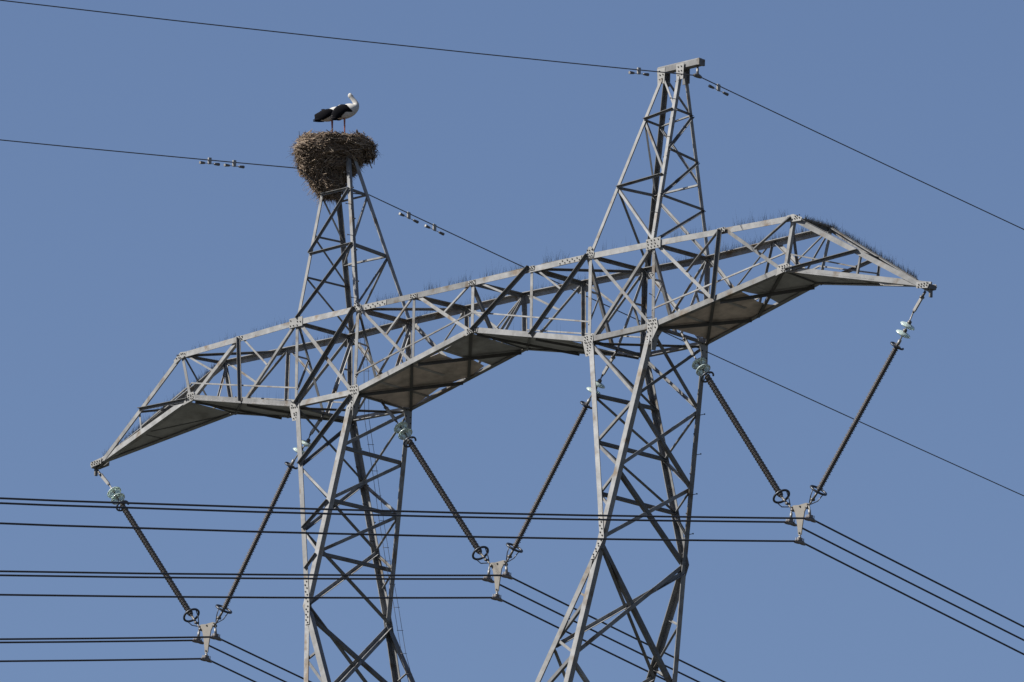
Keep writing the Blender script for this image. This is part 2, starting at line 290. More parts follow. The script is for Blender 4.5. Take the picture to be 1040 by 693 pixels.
# top and bottom plane, cross frames
def cross(name, a, b, n, **k): return brace(name, N[a] if isinstance(a, str) else a, N[b] if isinstance(b, str) else b, n, **k)
for k, s in (('LT1', .08), ('LT2', .0), ('LTo', .10), ('LTi', .12), ('LT5', .12), ('CT6', .12), ('RT5', .12), ('RTi', .10), ('RTo', .10), ('RT2', .0), ('RT1', .11)):
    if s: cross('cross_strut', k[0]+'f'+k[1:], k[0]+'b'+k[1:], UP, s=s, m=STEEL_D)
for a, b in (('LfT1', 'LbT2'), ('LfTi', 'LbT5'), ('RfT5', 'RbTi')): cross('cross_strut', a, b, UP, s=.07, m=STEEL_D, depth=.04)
def flr(k, f):
    return N[k.replace('*', f)]
FL_ = ['L*B1', 'L*B2', 'L*Bo', 'L*Bi', 'L*B5', 'C*B6', 'R*B5', 'R*Bi', 'R*Bo', 'R*B2', 'R*B1']
for a, b in zip(FL_, FL_[1:]):
    big = a in ('L*Bi', 'L*B5', 'R*Bo', 'R*B2'); s = .085 if big else .06
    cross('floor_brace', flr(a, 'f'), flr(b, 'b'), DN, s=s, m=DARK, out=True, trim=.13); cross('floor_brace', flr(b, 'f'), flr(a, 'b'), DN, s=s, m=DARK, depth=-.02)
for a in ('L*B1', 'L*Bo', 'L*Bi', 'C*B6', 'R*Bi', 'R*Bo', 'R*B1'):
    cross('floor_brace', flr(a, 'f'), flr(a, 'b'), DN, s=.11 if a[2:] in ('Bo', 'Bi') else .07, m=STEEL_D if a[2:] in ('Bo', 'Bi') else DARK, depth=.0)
for s in 'LR':                                   # tip triangles
    cross('floor_brace', N[s+'fM'], N[s+'bB1'], DN, s=.06, m=STEEL_D); cross('floor_brace', N[s+'fM'], N[s+'bM'], DN, s=.06, m=STEEL_D)
    cross('cross_strut', N[s+'fN'], N[s+'bN'], UP, s=.06, m=STEEL_D)
# inverted V frames across the beam
for s, k in (('L', '1'), ('L', 'o'), ('L', 'i'), ('C', '6'), ('R', 'i'), ('R', 'o'), ('R', '1')):
    c = mid(s+'fB'+k, s+'bB'+k); sx = V((1, 0, 0)) if s != 'L' else V((-1, 0, 0))
    w = .09 if k != '1' else .06
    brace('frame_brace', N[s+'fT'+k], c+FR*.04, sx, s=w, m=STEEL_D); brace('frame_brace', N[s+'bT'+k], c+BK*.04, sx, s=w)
    if k in 'oi':
        for f, n in (('f', FR), ('b', BK)):
            e = N[s+f+'T'+k].lerp(c, .42)
            brace('frame_brace', N[s+f+'B'+k]+UP*.35, e, sx, s=.05); brace('frame_brace', N[s+f+'T'+k]-UP*.85, e, sx, s=.05)

# legs of the two towers under the beam
def leg_angles(s, f, io):
    x = V((1, 0, 0))*(SD[s]*(-1 if io == 'o' else 1)); y = BK if f == 'f' else FR
    return x, y
for s in 'LR':
    for f in 'fb':
        for io in 'oi':
            x, y = leg_angles(s, f, io)
            m_ = STEEL
            gp = V((SD[s]*(.035 if io == 'o' else -.035), 0, 0))
            top, wst, low, pk = N[s+f+'B'+io], N[s+f+'W']+gp, N[s+f+'L'+io]+gp*2, N[s+f+'P'+io]
            chord('main_leg', top, wst, x, y, .155, .018, m_, .05)
            chord('main_leg', wst, low, x, y, .16, .018, m_, .05)
            chord('peak_leg', N[s+f+'T'+io], pk, x, y, .098 if f == 'f' else .11, .014, m_, .0)
# bracing of the towers between beam and waist, read off the photograph's zigzags
def tb(a, b, n, s=.085, m=None, **k): brace('tower_brace', N[a] if isinstance(a, str) else a, N[b] if isinstance(b, str) else b, n, s=s, m=m, **k)
for s in 'LR':
    O = V((SD[s], 0, 0)); I = -O; t = s+'t_'
    outb = (s == 'L')
    # front
    tb(s+'fBi', t+'o1', FR, .10 if outb else .085, STEEL_D if outb else None, out=outb, edge=-1)
    tb(t+'o1', t+'i1', FR, .075); tb(t+'i1', t+'o2', FR, .08, STEEL_D if outb else None, out=outb, edge=-1)
    tb(t+'o2', t+'i2', FR, .07); tb(t+'i2', t+'o3', FR, .07, STEEL_D if outb else None, out=outb, edge=-1)
    # back
    tb(s+'bBi', t+'bo1', BK, .08); tb(t+'bo1', t+'bi1', BK, .08); tb(t+'bi1', t+'bo2', BK, .08); tb(t+'bo2', t+'bi2', BK, .07); tb(t+'bi2', t+'bo3', BK, .07)
    # outer side
    tb(s+'fBo', t+'bo1', O, .07, STEEL_D); tb(s+'bBo', t+'o1', O, .09, STEEL_D); tb(t+'o1', t+'bo2', O, .10, STEEL_D)
    tb(t+'bo1', t+'o2', O, .10, None); tb(t+'o2', s+'bW', O, .12, STEEL_D); tb(t+'bo2', s+'fW', O, .11, None)
    # inner side
    if s == 'L':
        for a, b in ((s+'bBi', t+'i0'), (t+'bi0', t+'i1'), (t+'bi1', t+'i2')): tb(a, b, I, .10)
        for a, b in ((t+'i0', t+'bi0'), (t+'i1', t+'bi1'), (t+'i2', t+'bi2')): tb(a, b, I, .10, STEEL_D)
    else:
        for a, b in ((s+'fBi', t+'bi0'), (t+'i0', t+'bi1'), (t+'i1', t+'bi2')): tb(a, b, I, .08, STEEL_D)
        for a, b in ((t+'i0', t+'bi0'), (t+'i1', t+'bi1'), (t+'i2', t+'bi2')): tb(a, b, I, .13, STEEL_D)
    # under the waist
    for f, g in (('f', 'b'), ('b', 'f')):
        lo, li = s+g+'Lo', s+g+'Li'
        m_ = STEEL_D if f == 'f' else None
        tb(s+f+'W', mid(s+g+'W', lo, .525), O, .13 if f == 'f' else .12, m_); tb(mid(s+f+'W', s+f+'Lo', .03), mid(s+g+'W', li, .465), I, .11, m_)
        n = FR if g == 'f' else BK
        A = lambda q: mid(s+g+'W', s+g+'Li', q); B_ = lambda q: mid(s+g+'W', s+g+'Lo', q)
        tb(A(.227), B_(.262), n, .06); tb(B_(.262), A(.43), n, .09, STEEL_D); tb(A(.43), B_(.51), n, .08); tb(B_(.51), A(.72), n, .10, STEEL_D); tb(A(.72), B_(.8), n, .08)
        tb(B_(.8), A(1), n, .1, STEEL_D)
    tb(mid(s+'fW', s+'fLo', .525), mid(s+'bW', s+'bLo', 1.), O, .11); tb(mid(s+'bW', s+'bLo', .525), mid(s+'fW', s+'fLo', 1.), O, .11)
    tb(mid(s+'fW', s+'fLi', .465), mid(s+'bW', s+'bLi', 1.), I, .11); tb(mid(s+'bW', s+'bLi', .465), mid(s+'fW', s+'fLi', 1.), I, .11)
# peaks
def pb(a, b, n, s=.07, m=None, **k): brace('peak_brace', N[a], N[b], n, s=s, m=m, trim=.03, **k)
for s in 'LR':
    O = V((SD[s], 0, 0)); I = -O; p = s+'p_'; L_ = s == 'L'
    dk = STEEL_D if L_ else None
    pb(p+'fo1', p+'fi1', FR, .07, STEEL_D, out=True, edge=-1); pb(p+'fo2', p+'fi2', FR, .07, STEEL_D, out=True, edge=-1)
    pb(p+'fi1', s+'fTo', FR, .075, dk, out=L_, edge=-1); pb(p+'fi2', p+'fo1', FR, .07, dk, out=L_, edge=-1); pb(s+'fPi', p+'fo2', FR, .06)
    pb(p+'bo1', p+'bi1', BK, .07); pb(p+'bo2', p+'bi2', BK, .06)
    pb(p+'bi1', s+'bTo', BK, .075); pb(p+'bi2', p+'bo1', BK, .06); pb(s+'bPi', p+'bo2', BK, .05)
    pb(p+'fi1', p+'bi1', I, .085, STEEL_D); pb(p+'fi2', p+'bi2', I, .07, STEEL_D)
    if L_: pb(p+'bi2', p+'fi1', I, .07); pb(p+'bi1', s+'fTi', I, .07, STEEL_D)
    else: pb(p+'fi2', p+'bi1', I, .06, STEEL_D); pb(p+'fi1', s+'bTi', I, .08, STEEL_D)
    # outer side: a closer zigzag
    if L_:
        for a, b in ((p+'fo2', p+'zb1'), (p+'zo1', p+'zb1'), (p+'zo1', p+'zb2'), (p+'zo2', p+'zb2'), (p+'zo2', s+'bTo')): pb(a, b, O, .06, STEEL_D)
    else:
        for a, b in ((s+'fTo', p+'zb2'), (p+'zb2', p+'zo2'), (p+'zo2', p+'zb1'), (p+'zb1', p+'zo1'), (p+'zo1', p+'bo2'), (p+'bo2', p+'fo2')): pb(a, b, O, .075, STEEL_D, out=True)
# gusset plates with their bolts
def G(k, w, h, x0=0, z0=0, n=FR, u=(1, 0, 0), bl=None, poly=None):
    if poly: poly = [(x*.62, z*.68) for x, z in poly]; bl = [(x*.62, z*.68) for x, z in bl]
    pts = poly or [(x0-w/2, z0-h/2), (x0+w/2, z0-h/2), (x0+w/2, z0+h/2), (x0-w/2, z0+h/2)]
    gusset(N[k], V(u), UP, pts, n, rows=bl if bl is not None else grid(x0-w*.38, x0+w*.34, 4, z0-h*.3, z0+h*.3, 3))
G('LfTo', .42, .22, 0, -.06); G('RfTo', .44, .24, .02, -.06)
for k, s in (('LfTi', -1), ('RfTi', 1)):
    G(k, 0, 0, poly=[(-.16, -.16), (.20, -.16), (.24, 0), (.06*s+.02, .22), (-.04, .22), (-.17, .0)], bl=grid(-.09, .14, 3, -.1, .1, 3))
    # splice bolts along the chord
    q = MB(); d = (N['CfT6']-N[k]).normalized() if s < 0 else (N['RfTi']-N['RfT5']).normalized()
    for i in range(9):
        p = N[k]+d*(.3+.075*i)*(1 if s < 0 else -1)+V((0, -.009, -.05 if i % 2 else -.10)); q.lathe(p, FR, [(0, .017), (.016, .017), (.016, .001)], 6, 0, False)
    e0, e1 = [N[k]+d*t*(1 if s < 0 else -1)+DN*.075+FR*.001 for t in (.25, .95)]
    q.prism([(-.06, 0), (.06, 0), (.06, .012), (-.06, .012)], e0, e1, UP, FR, 1)
    q.build('splice_plate', [BOLT, PLATE], PY)
for k, x0 in (('LfBo', -1), ('RfBi', -1)):
    G(k, 0, 0, poly=[(-.17, .24), (-.26, .02), (-.10, -.48), (.17, -.48), (.24, .08), (.20, .24)], bl=grid(-.16, .14, 4, -.02, .17, 3)+grid(-.02, .1, 2, -.4, -.12, 4))
for k in ('LfBi', 'RfBo'):
    G(k, 0, 0, poly=[(-.22, .30), (-.24, -.14), (-.30, -.55), (-.08, -.55), (.30, -.02), (.22, .30)], bl=grid(-.16, .16, 4, 0, .24, 3)+grid(-.2, -.06, 2, -.45, -.1, 5))
G('LfT1', 0, 0, poly=[(-.30, -.36), (-.05, -.24), (.30, -.14), (.30, .0), (-.02, .02), (-.36, -.22)], bl=grid(-.2, .22, 5, -.17, -.06, 2))
G('RfT1', 0, 0, poly=[(-.26, -.15), (.04, -.22), (.42, -.24), (.48, -.14), (.05, .03), (-.26, .02)], bl=grid(-.18, .34, 6, -.13, -.05, 2))
G('LfB1', 0, 0, poly=[(-.34, -.16), (-.28, -.04), (-.12, .24), (.2, .24), (.3, .0), (.28, -.02)], bl=grid(-.16, .18, 4, -.0, .16, 3))
G('RfB1', 0, 0, poly=[(-.36, -.1), (-.24, .24), (.12, .26), (.42, .12), (.4, -.02), (0, -.03)], bl=grid(-.18, .3, 5, .02, .18, 3))
G('CfB6', 0, 0, poly=[(-.26, -.1), (-.2, .16), (.18, .16), (.34, .08), (.32, -.03), (0, -.03)], bl=grid(-.16, .24, 5, .0, .12, 3))
for k in ('Ltip', 'Rtip'):
    s = -1 if k[0] == 'L' else 1
    for yy, nn in ((-.12, FR), (.12, BK)):
        c = N[k]+V((0, yy, 0))
        q = MB(); pts = [(-.30*s, .14), (-.30*s, .0), (.02*s, -.04), (.06*s, .02), (.04*s, .08)]
        kk = len(pts); q.add([c+V((x, 0, z)) for x, z in pts]+[c+nn*.014+V((x, 0, z)) for x, z in pts], [tuple(range(kk)), tuple(range(kk, 2*kk))]+[(i, (i+1) % kk, kk+(i+1) % kk, kk+i) for i in range(kk)])
        for bx, bz in grid(-.24*s, -.0*s, 4, .02, .07, 2): q.lathe(c+nn*.014+V((bx, 0, bz)), nn, [(0, .017), (.016, .017), (.016, .001)], 6, 1, False)
        q.build('tip_plate', [PLATE, BOLT], PY)
    q = MB(); q.box(N[k]+V((.0, 0, .0)), (.06, 0, 0), (0, .105, 0), (0, 0, .05)); q.box(N[k]+V((0, 0, -.13)), (.02, 0, 0), (0, .04, 0), (0, 0, .09)); q.build('tip_block', STEEL_D, PY)
for k in ('LfT2', 'LfT5', 'CfT6', 'RfT5', 'RfT2'):
    G(k, .22, .10, 0, -.06, bl=grid(-.07, .07, 3, -.08, -.035, 2))
for k in ('LbTi', 'LbTo', 'RbTi', 'RbTo', 'LbT5', 'CbT6', 'RbT5'):
    gusset(N[k], V((1, 0, 0)), UP, [(-.2, -.26), (.2, -.26), (.26, .0), (-.26, .0)], BK, off=-.03, rows=[])
for k, sx in (('LbBi', 1), ('RbBo', 1), ('RfBo', 1), ('LfBi', 1)):      # side plates at the leg heads
    gusset(N[k]+V((.002, 0, 0)), V((0, 1 if k[1] == 'f' else -1, 0)), UP, [(-.02, .12), (.30, .10), (.22, -.1), (.10, -.5), (-.02, -.5)], V((1, 0, 0)), rows=grid(.02, .16, 2, -.3, .0, 3))
for s in 'LR':                                  # bolted splices at the waist
    b = N[s+'fW']; lo = N[s+'fLo'] if s == 'L' else N[s+'fLi']; up = N[s+'fBo'] if s == 'L' else N[s+'fBi']
    sx = 1 if s == 'L' else 1; q = MB()
    for tgt, L0 in ((up, .62), (lo, .50)):
        d = (tgt-b).normalized(); x = V((1, 0, 0)); o_ = FR*.006+x*(-.01 if s == 'L' else -.02)
        q.prism([(0, 0), (.13, 0), (.13, .012), (0, .012)], b+o_, b+o_+d*L0, x, FR, 1)
        for i in range(7):
            p = b+o_+d*(.06+i*L0/7.6)+x*(.035 if i % 2 else .085)+FR*.011
            q.lathe(p, FR, [(0, .019), (.016, .019), (.016, .001)], 6, 0, False)
    q.build('splice_plate', [BOLT, PLATE], PY)

# sheets under the arms
def sheet(pts, m, n=None, up=.03, t=.006):
    pts = [V(p)+UP*up for p in pts]; k = len(pts); q = MB()
    c = sum(pts, V((0, 0, 0)))/k
    q.add(pts+[p+UP*t for p in pts], [tuple(range(k))[::-1], tuple(range(k, 2*k))]+[(i, (i+1) % k, k+(i+1) % k, k+i) for i in range(k)])
    o = q.build('floor_sheet', m, PY); return o
MS = {'C1': SHEET_B, 'C2': SHEET, 'R1': SHEET_B, 'R2': SHEET, 'L1': SHEET}
for k, p in SHEETS.items(): sheet(p, MS[k])
sheet([N['CfB6'], N['RfB5'], mid('RfB5', 'RfBi', .5), mid('RbB5', 'RbBi', .7), N['CbB6']], SHEET)
sheet([N['RfB1'], mid('RfB1', 'Rtip', .62), mid('RbB1', 'Rtip', .55), N['RbB1']], SHEET)
sheet([N['LfB1'], mid('LfB2', 'LfBo', .95), mid('LbB2', 'LbBo', .95), N['LbB1']], SHEET)
for a, b, ts in (('Bi', 'B6', (.2, .47, .72)), ('Bo', 'B1', (.22, .5, .74))):   # laps where the sheets meet
    for t in ts:
        L_ = ('L', 'C') if a == 'Bi' else ('R', 'R')
        p0, p1 = mid(L_[0]+'f'+a, L_[1]+'f'+b, t), mid(L_[0]+'b'+a, L_[1]+'b'+b, t)
        q = MB(); w_ = (p1-p0); q.prism([(-.035, .018), (.035, .018), (.035, .028), (-.035, .028)], p0+w_*.08, p0+w_*(.9 if t < .4 else .62), (N[L_[1]+'f'+b]-N[L_[0]+'f'+a]).normalized(), UP); q.build('sheet_lap', SHEET, PY)
# loose strip lying inside the floor (catches the sun)
q = MB(); a, b = V((7.1, .62, .36)), V((7.7, .66, .48)); q.prism([(0, 0), (.12, 0), (.12, .01), (0, .01)], a, b, V((0, 1, 0)), UP); q.build('floor_flashing', STEEL, PY)

# bird spikes along the chords
def spikes(a, b, h=.2, dens=22, r=.0027, long_=.12, lean=.3, off=V((0, 0, 0))):
    a, b = V(a)+off, V(b)+off; L = (b-a).length; w = (b-a).normalized(); q = MB()
    q.prism([(-.02, 0), (.02, 0), (.02, .008), (-.02, .008)], a+UP*.005, b+UP*.005, w.cross(UP).normalized(), UP)
    sd = w.cross(UP).normalized()
    for i in range(int(L*dens)):
        p = a+w*random.uniform(0, L)+UP*.01
        hh = h*random.uniform(.55, 1.05)
        if random.random() < long_: hh *= random.uniform(1.3, 2.1)
        d = (UP+w*random.gauss(0, lean*.35)+sd*random.gauss(0, lean)).normalized()
        e = p+d*hh; c = d.orthogonal().normalized(); c2 = d.cross(c)
        q.add([p+c*r, p-c*.5*r+c2*.87*r, p-c*.5*r-c2*.87*r, e], [(0, 1, 3), (1, 2, 3), (2, 0, 3)])
    q.build('spike_strip', SPIKE, PY)
def seg(k1, k2, t0, t1, **k): spikes(N[k1].lerp(N[k2], t0), N[k1].lerp(N[k2], t1), **k)
F_ = V((0, .06, 0)); Bo = V((0, -.06, 0))
seg('LfT1', 'LfTo', .06, .47, off=F_, dens=24, h=.17); seg('LfT1', 'LfTo', .56, .95, off=F_, dens=30, h=.17)
seg('LfTi', 'LfT5', .3, .72, off=F_, dens=60, h=.2); seg('LfT5', 'CfT6', .12, .42, off=F_, dens=70, h=.22); seg('LfT5', 'CfT6', .55, .95, off=F_, dens=70, h=.22)
seg('CfT6', 'RfT5', .1, .85, off=F_, dens=40, h=.2); seg('RfT5', 'RfTi', .15, .6, off=F_, dens=55, h=.26)
seg('RfTi', 'RfTo', .15, .85, off=F_, dens=10, h=.3, lean=.12); seg('RfTo', 'RfT1', .1, .45, off=F_, dens=34, h=.2)
seg('RfTo', 'RfT1', .55, .96, off=F_, dens=55, h=.2)
seg('LfT1', 'Ltip', .08, .75, off=F_, dens=22, h=.16)
seg('RfT1', 'Rtip', .05, .45, off=F_, dens=30, h=.18)
for a, b in (('LbT2', 'LbTo'), ('LbTo', 'LbTi'), ('LbTi', 'CbT6'), ('CbT6', 'RbTi'), ('RbTi', 'RbTo')): seg(a, b, .06, .94, off=Bo, dens=45, h=.18)
seg('RbTo', 'RbT1', .05, .95, off=Bo, dens=90, h=.2)
seg('LbT1', 'Ltip', .03, .93, off=Bo, dens=170, h=.17, r=.0042, lean=.45)
seg('RbT1', 'Rtip', .02, .88, off=Bo, dens=140, h=.16, r=.0036, lean=.35)
seg('RfT1', 'RbT1', .3, 1.05, dens=150, h=.1, r=.0045, lean=.5); 
for a, b, t0, t1 in (('LfB2', 'LfBo', .1, .9), ('CfB6', 'RfBi', .3, .8)): seg(a, b, t0, t1, off=V((0, .1, .02)), dens=9, h=.5, lean=.05, long_=0)

# step bolts
def steps(a, b, d, sp=.42, r=.008, ln=.13):
    a, b = V(a), V(b); L = (b-a).length; n = int(L/sp)
    for i in range(n):
        q = MB()
        p = a.lerp(b, (i+.5)/n); dd = V(d) if i % 2 else V(d).cross(UP)*1.0
        q.tube([p, p+dd.normalized()*ln], r, 6); q.lathe(p+dd.normalized()*ln, dd, [(0, .018), (.012, .018), (.012, .001)], 6, 0, False)
        q.build('step_bolt', BOLT, PY)
steps(N['LbBo'], N['LbW'], (1, 0, 0)); steps(N['RfTo'], N['RfPo'], (-.3, -1, 0)); steps(N['LfTi'], N['LfPi'], (1, -.3, 0)); steps(N['RfBo'], N['RfTo'], (.3, -1, 0))
steps(N['RbBo'], N['RbW'], (1, 0, 0))
# cable ladder hanging down the back of the left tower
q = MB(); lad = [V(p) for p in LADDER]
cr = V((.71, .70, 0))
for sgn in (-1, 1): q.tube([p+cr*.05*sgn for p in lad], .0055, 6)
for i in range(len(lad)-1):
    n = int((lad[i+1]-lad[i]).length/.33)+1
    for j in range(n):
        p = lad[i].lerp(lad[i+1], j/n)
        if j % 2 == 0: q.tube([p-cr*.075, p+cr*.075], .006, 5)
q.build('cable_ladder', GREYW, PY)

# arm on the right peak
a0, a1 = V((4.78, 0, 6.20)), V((6.02, 0, 6.20))
q = MB(); q.prism([(-.085, -.075), (.085, -.075), (.085, .05), (.05, .085), (-.05, .085), (-.085, .05)], a0, a1, V((0, 1, 0)), UP)
q.prism([(-.095, -.085), (.095, -.085), (.095, .06), (-.095, .06)], a1, a1+V((.05, 0, 0)), V((0, 1, 0)), UP, 0); q.build('peak_arm', STEEL, PY)
for k in ('RfPi', 'RfPo'):
    gusset(N[k]+V((0, 0, 0)), V((1, 0, 0)), UP, [(-.10, -.2), (.10, -.2), (.12, .16), (-.12, .16)], FR, rows=grid(-.04, .04, 2, -.1, .1, 3))
q = MB(); q.box((5.5, .1, 5.98), (.10, 0, 0), (0, .012, 0), (0, 0, .18)); q.box((4.9, .1, 6.0), (.10, 0, 0), (0, .012, 0), (0, 0, .16)); q.build('arm_bracket', STEEL_D, PY)

# the body below, out of the picture: legs down to the ground
J = {}
for s in 'LR':
    for f, y in (('f', -1), ('b', 1)):
        J[s+f+'i'] = V((SD[s]*.12, y*2.45, -14.4)); J[s+f+'o'] = V((SD[s]*3.0, y*2.45, -14.4)); J[s+f+'g'] = V((SD[s]*6.3, y*5.6, GROUND-.3))
        x, yy = leg_angles(s, f, 'o')
        chord('body_leg', N[s+f+'Lo'], J[s+f+'o'], x, yy, .18, .02); chord('body_leg', N[s+f+'Li'], J[s+f+'i'], x, yy, .18, .02); chord('body_leg', J[s+f+'o'], J[s+f+'g'], x, yy, .22, .022)
        cross('body_brace', J[s+f+'o'], J[s+f+'i'], FR if f == 'f' else BK, s=.14); cross('body_brace', N[s+f+'Li'], J[s+f+'o'], FR if f == 'f' else BK, s=.12)
lv = [0, .14, .3, .5, .74, 1.]
faces = (('Lf', 'Rf', FR), ('Rb', 'Lb', BK), ('Lb', 'Lf', V((-1, 0, 0))), ('Rf', 'Rb', V((1, 0, 0))))
for a, b, n in faces:
    for i in range(5):
        A0, A1 = J[a+'o'].lerp(J[a+'g'], lv[i]), J[a+'o'].lerp(J[a+'g'], lv[i+1]); B0, B1 = J[b+'o'].lerp(J[b+'g'], lv[i]), J[b+'o'].lerp(J[b+'g'], lv[i+1])
        brace('body_brace', A0, B1, n, s=.12); brace('body_brace', B0, A1, n, s=.12, depth=.04)
        if i < 4: brace('body_brace', A1, B1, n, s=.11, depth=.06)
q = MB()
for k in ('Lf', 'Rf', 'Lb', 'Rb'): q = MB(); q.lathe(J[k+'g']+V((0, 0, -.3)), UP, [(0, .7), (.9, .5), (.9, .01)], 16, 0, False); q.build('footing', mat('concrete', (.35, .34, .32), .9, 0, .15, 4), PY)

# ---------------------------------------------------------------- insulator strings
def insulator(key, label):
    P = [V(p) for p in INS[key]]
    root = empty('insulator_string', P[0]); root['_w'] = tuple(P[0])
    tag(root, label, 'insulator', 'insulator strings hanging in V pairs under the crossarm')
    top, l0, l1, d1, d2, r0, r1, end = P
    w = (r1-r0).normalized()
    # link
    q = MB(); wl = (l1-top).normalized(); L = (l1-top).length
    q.tube([top, top.lerp(l1, .28)], .028, 8, 1)
    u = wl.cross(V((0, 1, 0))).normalized()
    q.prism([(-.035, -.02), (.035, -.02), (.035, .02), (-.035, .02)], top.lerp(l1, .26), top.lerp(l1, .92), u, V((0, 1, 0)), 0)
    q.tube([top.lerp(l1, .88), l1], .026, 8, 1)
    q.lathe(top.lerp(l1, .28)-V((0, .05, 0)), V((0, 1, 0)), [(0, .001), (0, .03), (.1, .03), (.1, .001)], 8, 1)
    q.build('link', [LINKM, CAPM], root)
    # glass discs
    for d in (d1, d2):
        g = MB()
        g.lathe(d-w*.03, w, [(0, .045), (.012, .10), (.03, .155), (.055, .175), (.07, .172), (.062, .15), (.085, .135), (.06, .115), (.08, .10), (.055, .075), (.05, .03), (.05, .001)], 28)
        o = g.build('glass_disc', GLASS, root)
        c = MB(); c.lathe(d-w*.10, w, [(0, .001), (0, .03), (.02, .045), (.07, .048), (.085, .04), (.13, .018), (.19, .018), (.19, .001)], 16); c.build('disc_cap', CAPM, o)
    q = MB(); q.tube([l1, d1, d2, r0], .016, 8); q.tube([r0-w*.10, r0+w*.04], .036, 10); q.build('end_fitting', LINKM, root)
    # shed rod
    L = (r1-r0).length; n = int(L/.044); prof = [(0, .001), (0, .032), (.03, .032)]
    for i in range(n):
        d = .04+(L-.08)*i/n; R = .072 if i % 2 == 0 else .062
        prof += [(d, .042), (d+.008, R*.9), (d+.014, R), (d+.02, R*.95), (d+.03, .045)]
    prof += [(L-.02, .032), (L, .032), (L, .001)]
    q = MB(); q.lathe(r0, w, prof, 18); q.build('shed_rod', RUBBER, root)
    # grading rings
    def ring(c, R, r, open_=0.):
        q = MB(); u = V((0, 1, 0)); u = (u-w*u.dot(w)).normalized(); v = w.cross(u); n = 30
        a0_ = open_; pts = [c+u*R*math.cos(a0_+(2*math.pi-2*a0_)*i/n)+v*R*math.sin(a0_+(2*math.pi-2*a0_)*i/n) for i in range(n+(1 if open_ else 0))]
        q.tube(pts, r, 8, closed=not open_)
        return q, u, v
    q, u, v = ring(r0+w*.05, .145, .022, .55)
    for sg in (1, -1): q.tube([r0+w*.05+v*sg*.145, r0+w*.0], .012, 6)
    q.build('grading_ring', RINGM, root)
    c = r1-w*.03; q, u, v = ring(c, .185, .026)
    e = r1+(end-r1).normalized()*.32
    for sg in (1, -1): q.tube([c+v*sg*.18, c+v*sg*.13+w*.2, e+v*sg*.03], .012, 6)
    q.build('grading_ring', RINGM, root)
    q = MB(); q.tube([r1, r1.lerp(end, .5)], .026, 8); q.tube([r1.lerp(end, .45), end], .020, 8)
    q.lathe(r1.lerp(end, .5)-V((0, .045, 0)), V((0, 1, 0)), [(0, .001), (0, .032), (.09, .032), (.09, .001)], 8)
    q.lathe(end-V((0, .05, 0)), V((0, 1, 0)), [(0, .001), (0, .036), (.1, .036), (.1, .001)], 8)
    q.build('end_fitting', CAPM, root)
insulator('A', 'insulator string hanging from the far left tip of the crossarm')
insulator('B', 'insulator string slanting down left from behind the left tower')
insulator('Cc', 'insulator string slanting down right from the inner side of the left tower')
insulator('Dd', 'insulator string slanting down left from behind the right tower')
insulator('E', 'insulator string slanting down right from the outer side of the right tower')
insulator('Ff', 'insulator string hanging from the far right tip of the crossarm')

# ---------------------------------------------------------------- yokes, conductors
def yoke(c, where):
    root = empty('yoke_plate', c); root['_w'] = tuple(c)
    tag(root, 'beige yoke plate with three clamps where the %s pair of insulator strings meets' % where, 'yoke plate', 'yoke plates under the insulator strings')
    out = [(-.26, .33), (-.20, .355), (-.05, .34), (.02, .345), (.18, .355), (.26, .33), (.26, .28), (.19, .26), (.125, .17), (.095, .0), (.07, -.15), (.045, -.33), (-.045, -.33), (-.07, -.15), (-.10, .0), (-.14, .16), (-.19, .25), (-.26, .27)]
    q = MB(); k = len(out)
    q.add([c+V((x, -.012, z)) for x, z in out]+[c+V((x, .012, z)) for x, z in out], [tuple(range(k))[::-1], tuple(range(k, 2*k))]+[(i, (i+1) % k, k+(i+1) % k, k+i) for i in range(k)])
    for x, z in ((-.23, .31), (.23, .31), (0, -.29), (0, .3)): q.lathe(c+V((x, -.03, z)), BK, [(0, .001), (0, .02), (.06, .02), (.06, .001)], 8, 1)
    q.build('plate', [YOKEM, BOLT], root)
    cl = []
    for dx, dz, ux, uz in ((-.293, .0, -.25, .30), (.293, -.005, .25, .30), (0, -.47, 0, -.30)):
        p = c+V((dx, 0, dz)); cl.append(p); u = c+V((ux, 0, uz)); q = MB()
        q.tube([u, p+UP*.09], .018, 8, 1); q.tube([u.lerp(p, .35), u.lerp(p, .75)], .03, 8, 1)
        # boat shaped body following the cable
        pts = []; rs = []
        for i in range(9):
            y = -.17+.34*i/8; sl = .18*abs(y)
            pts.append(p+V((0, y, -sl-.01))); rs.append((.055-.9*abs(y)**2, .034-.3*abs(y)**2))
        q.tube(pts, rs, 10, 0, up=(0, 0, 1))
        q.box(p+V((0, 0, .045)), (.03, 0, 0), (0, .06, 0), (0, 0, .03), 0)
        for y in (-.09, .09):
            q.tube([p+V((.03, y, -.05)), p+V((.03, y, .07))], .010, 6, 1); q.tube([p+V((-.03, y, -.05)), p+V((-.03, y, .07))], .010, 6, 1)
        q.build('suspension_clamp', [CLAMPM, LINKM], root)
    return cl
def cable(name, p, a_to, a_away, r, mat_, label, cat, group, y0=0, y1=0, p1=None, mids=None, span=400.):
    q = MB(); pts = []
    ys = [0, .15, .4, 1, 2, 4, 7, 11, 16, 22, 30, 40, 55, 75, 100, 130, 165, 200, 240, 280, 320]
    for y in reversed(ys): pts.append(V((p.x, p.y-y, p.z-a_to*y+a_to/span*y*y)))
    if mids: pts += [V(x) for x in mids]
    e = p1 if p1 is not None else p
    for y in ys[(0 if p1 is not None else 1):]: pts.append(V((e.x, e.y+y, e.z-a_away*y+a_away/span*y*y)))
    q.tube(pts, r, 8); o = q.build(name, mat_, None, org=p); tag(o, label, cat, group)
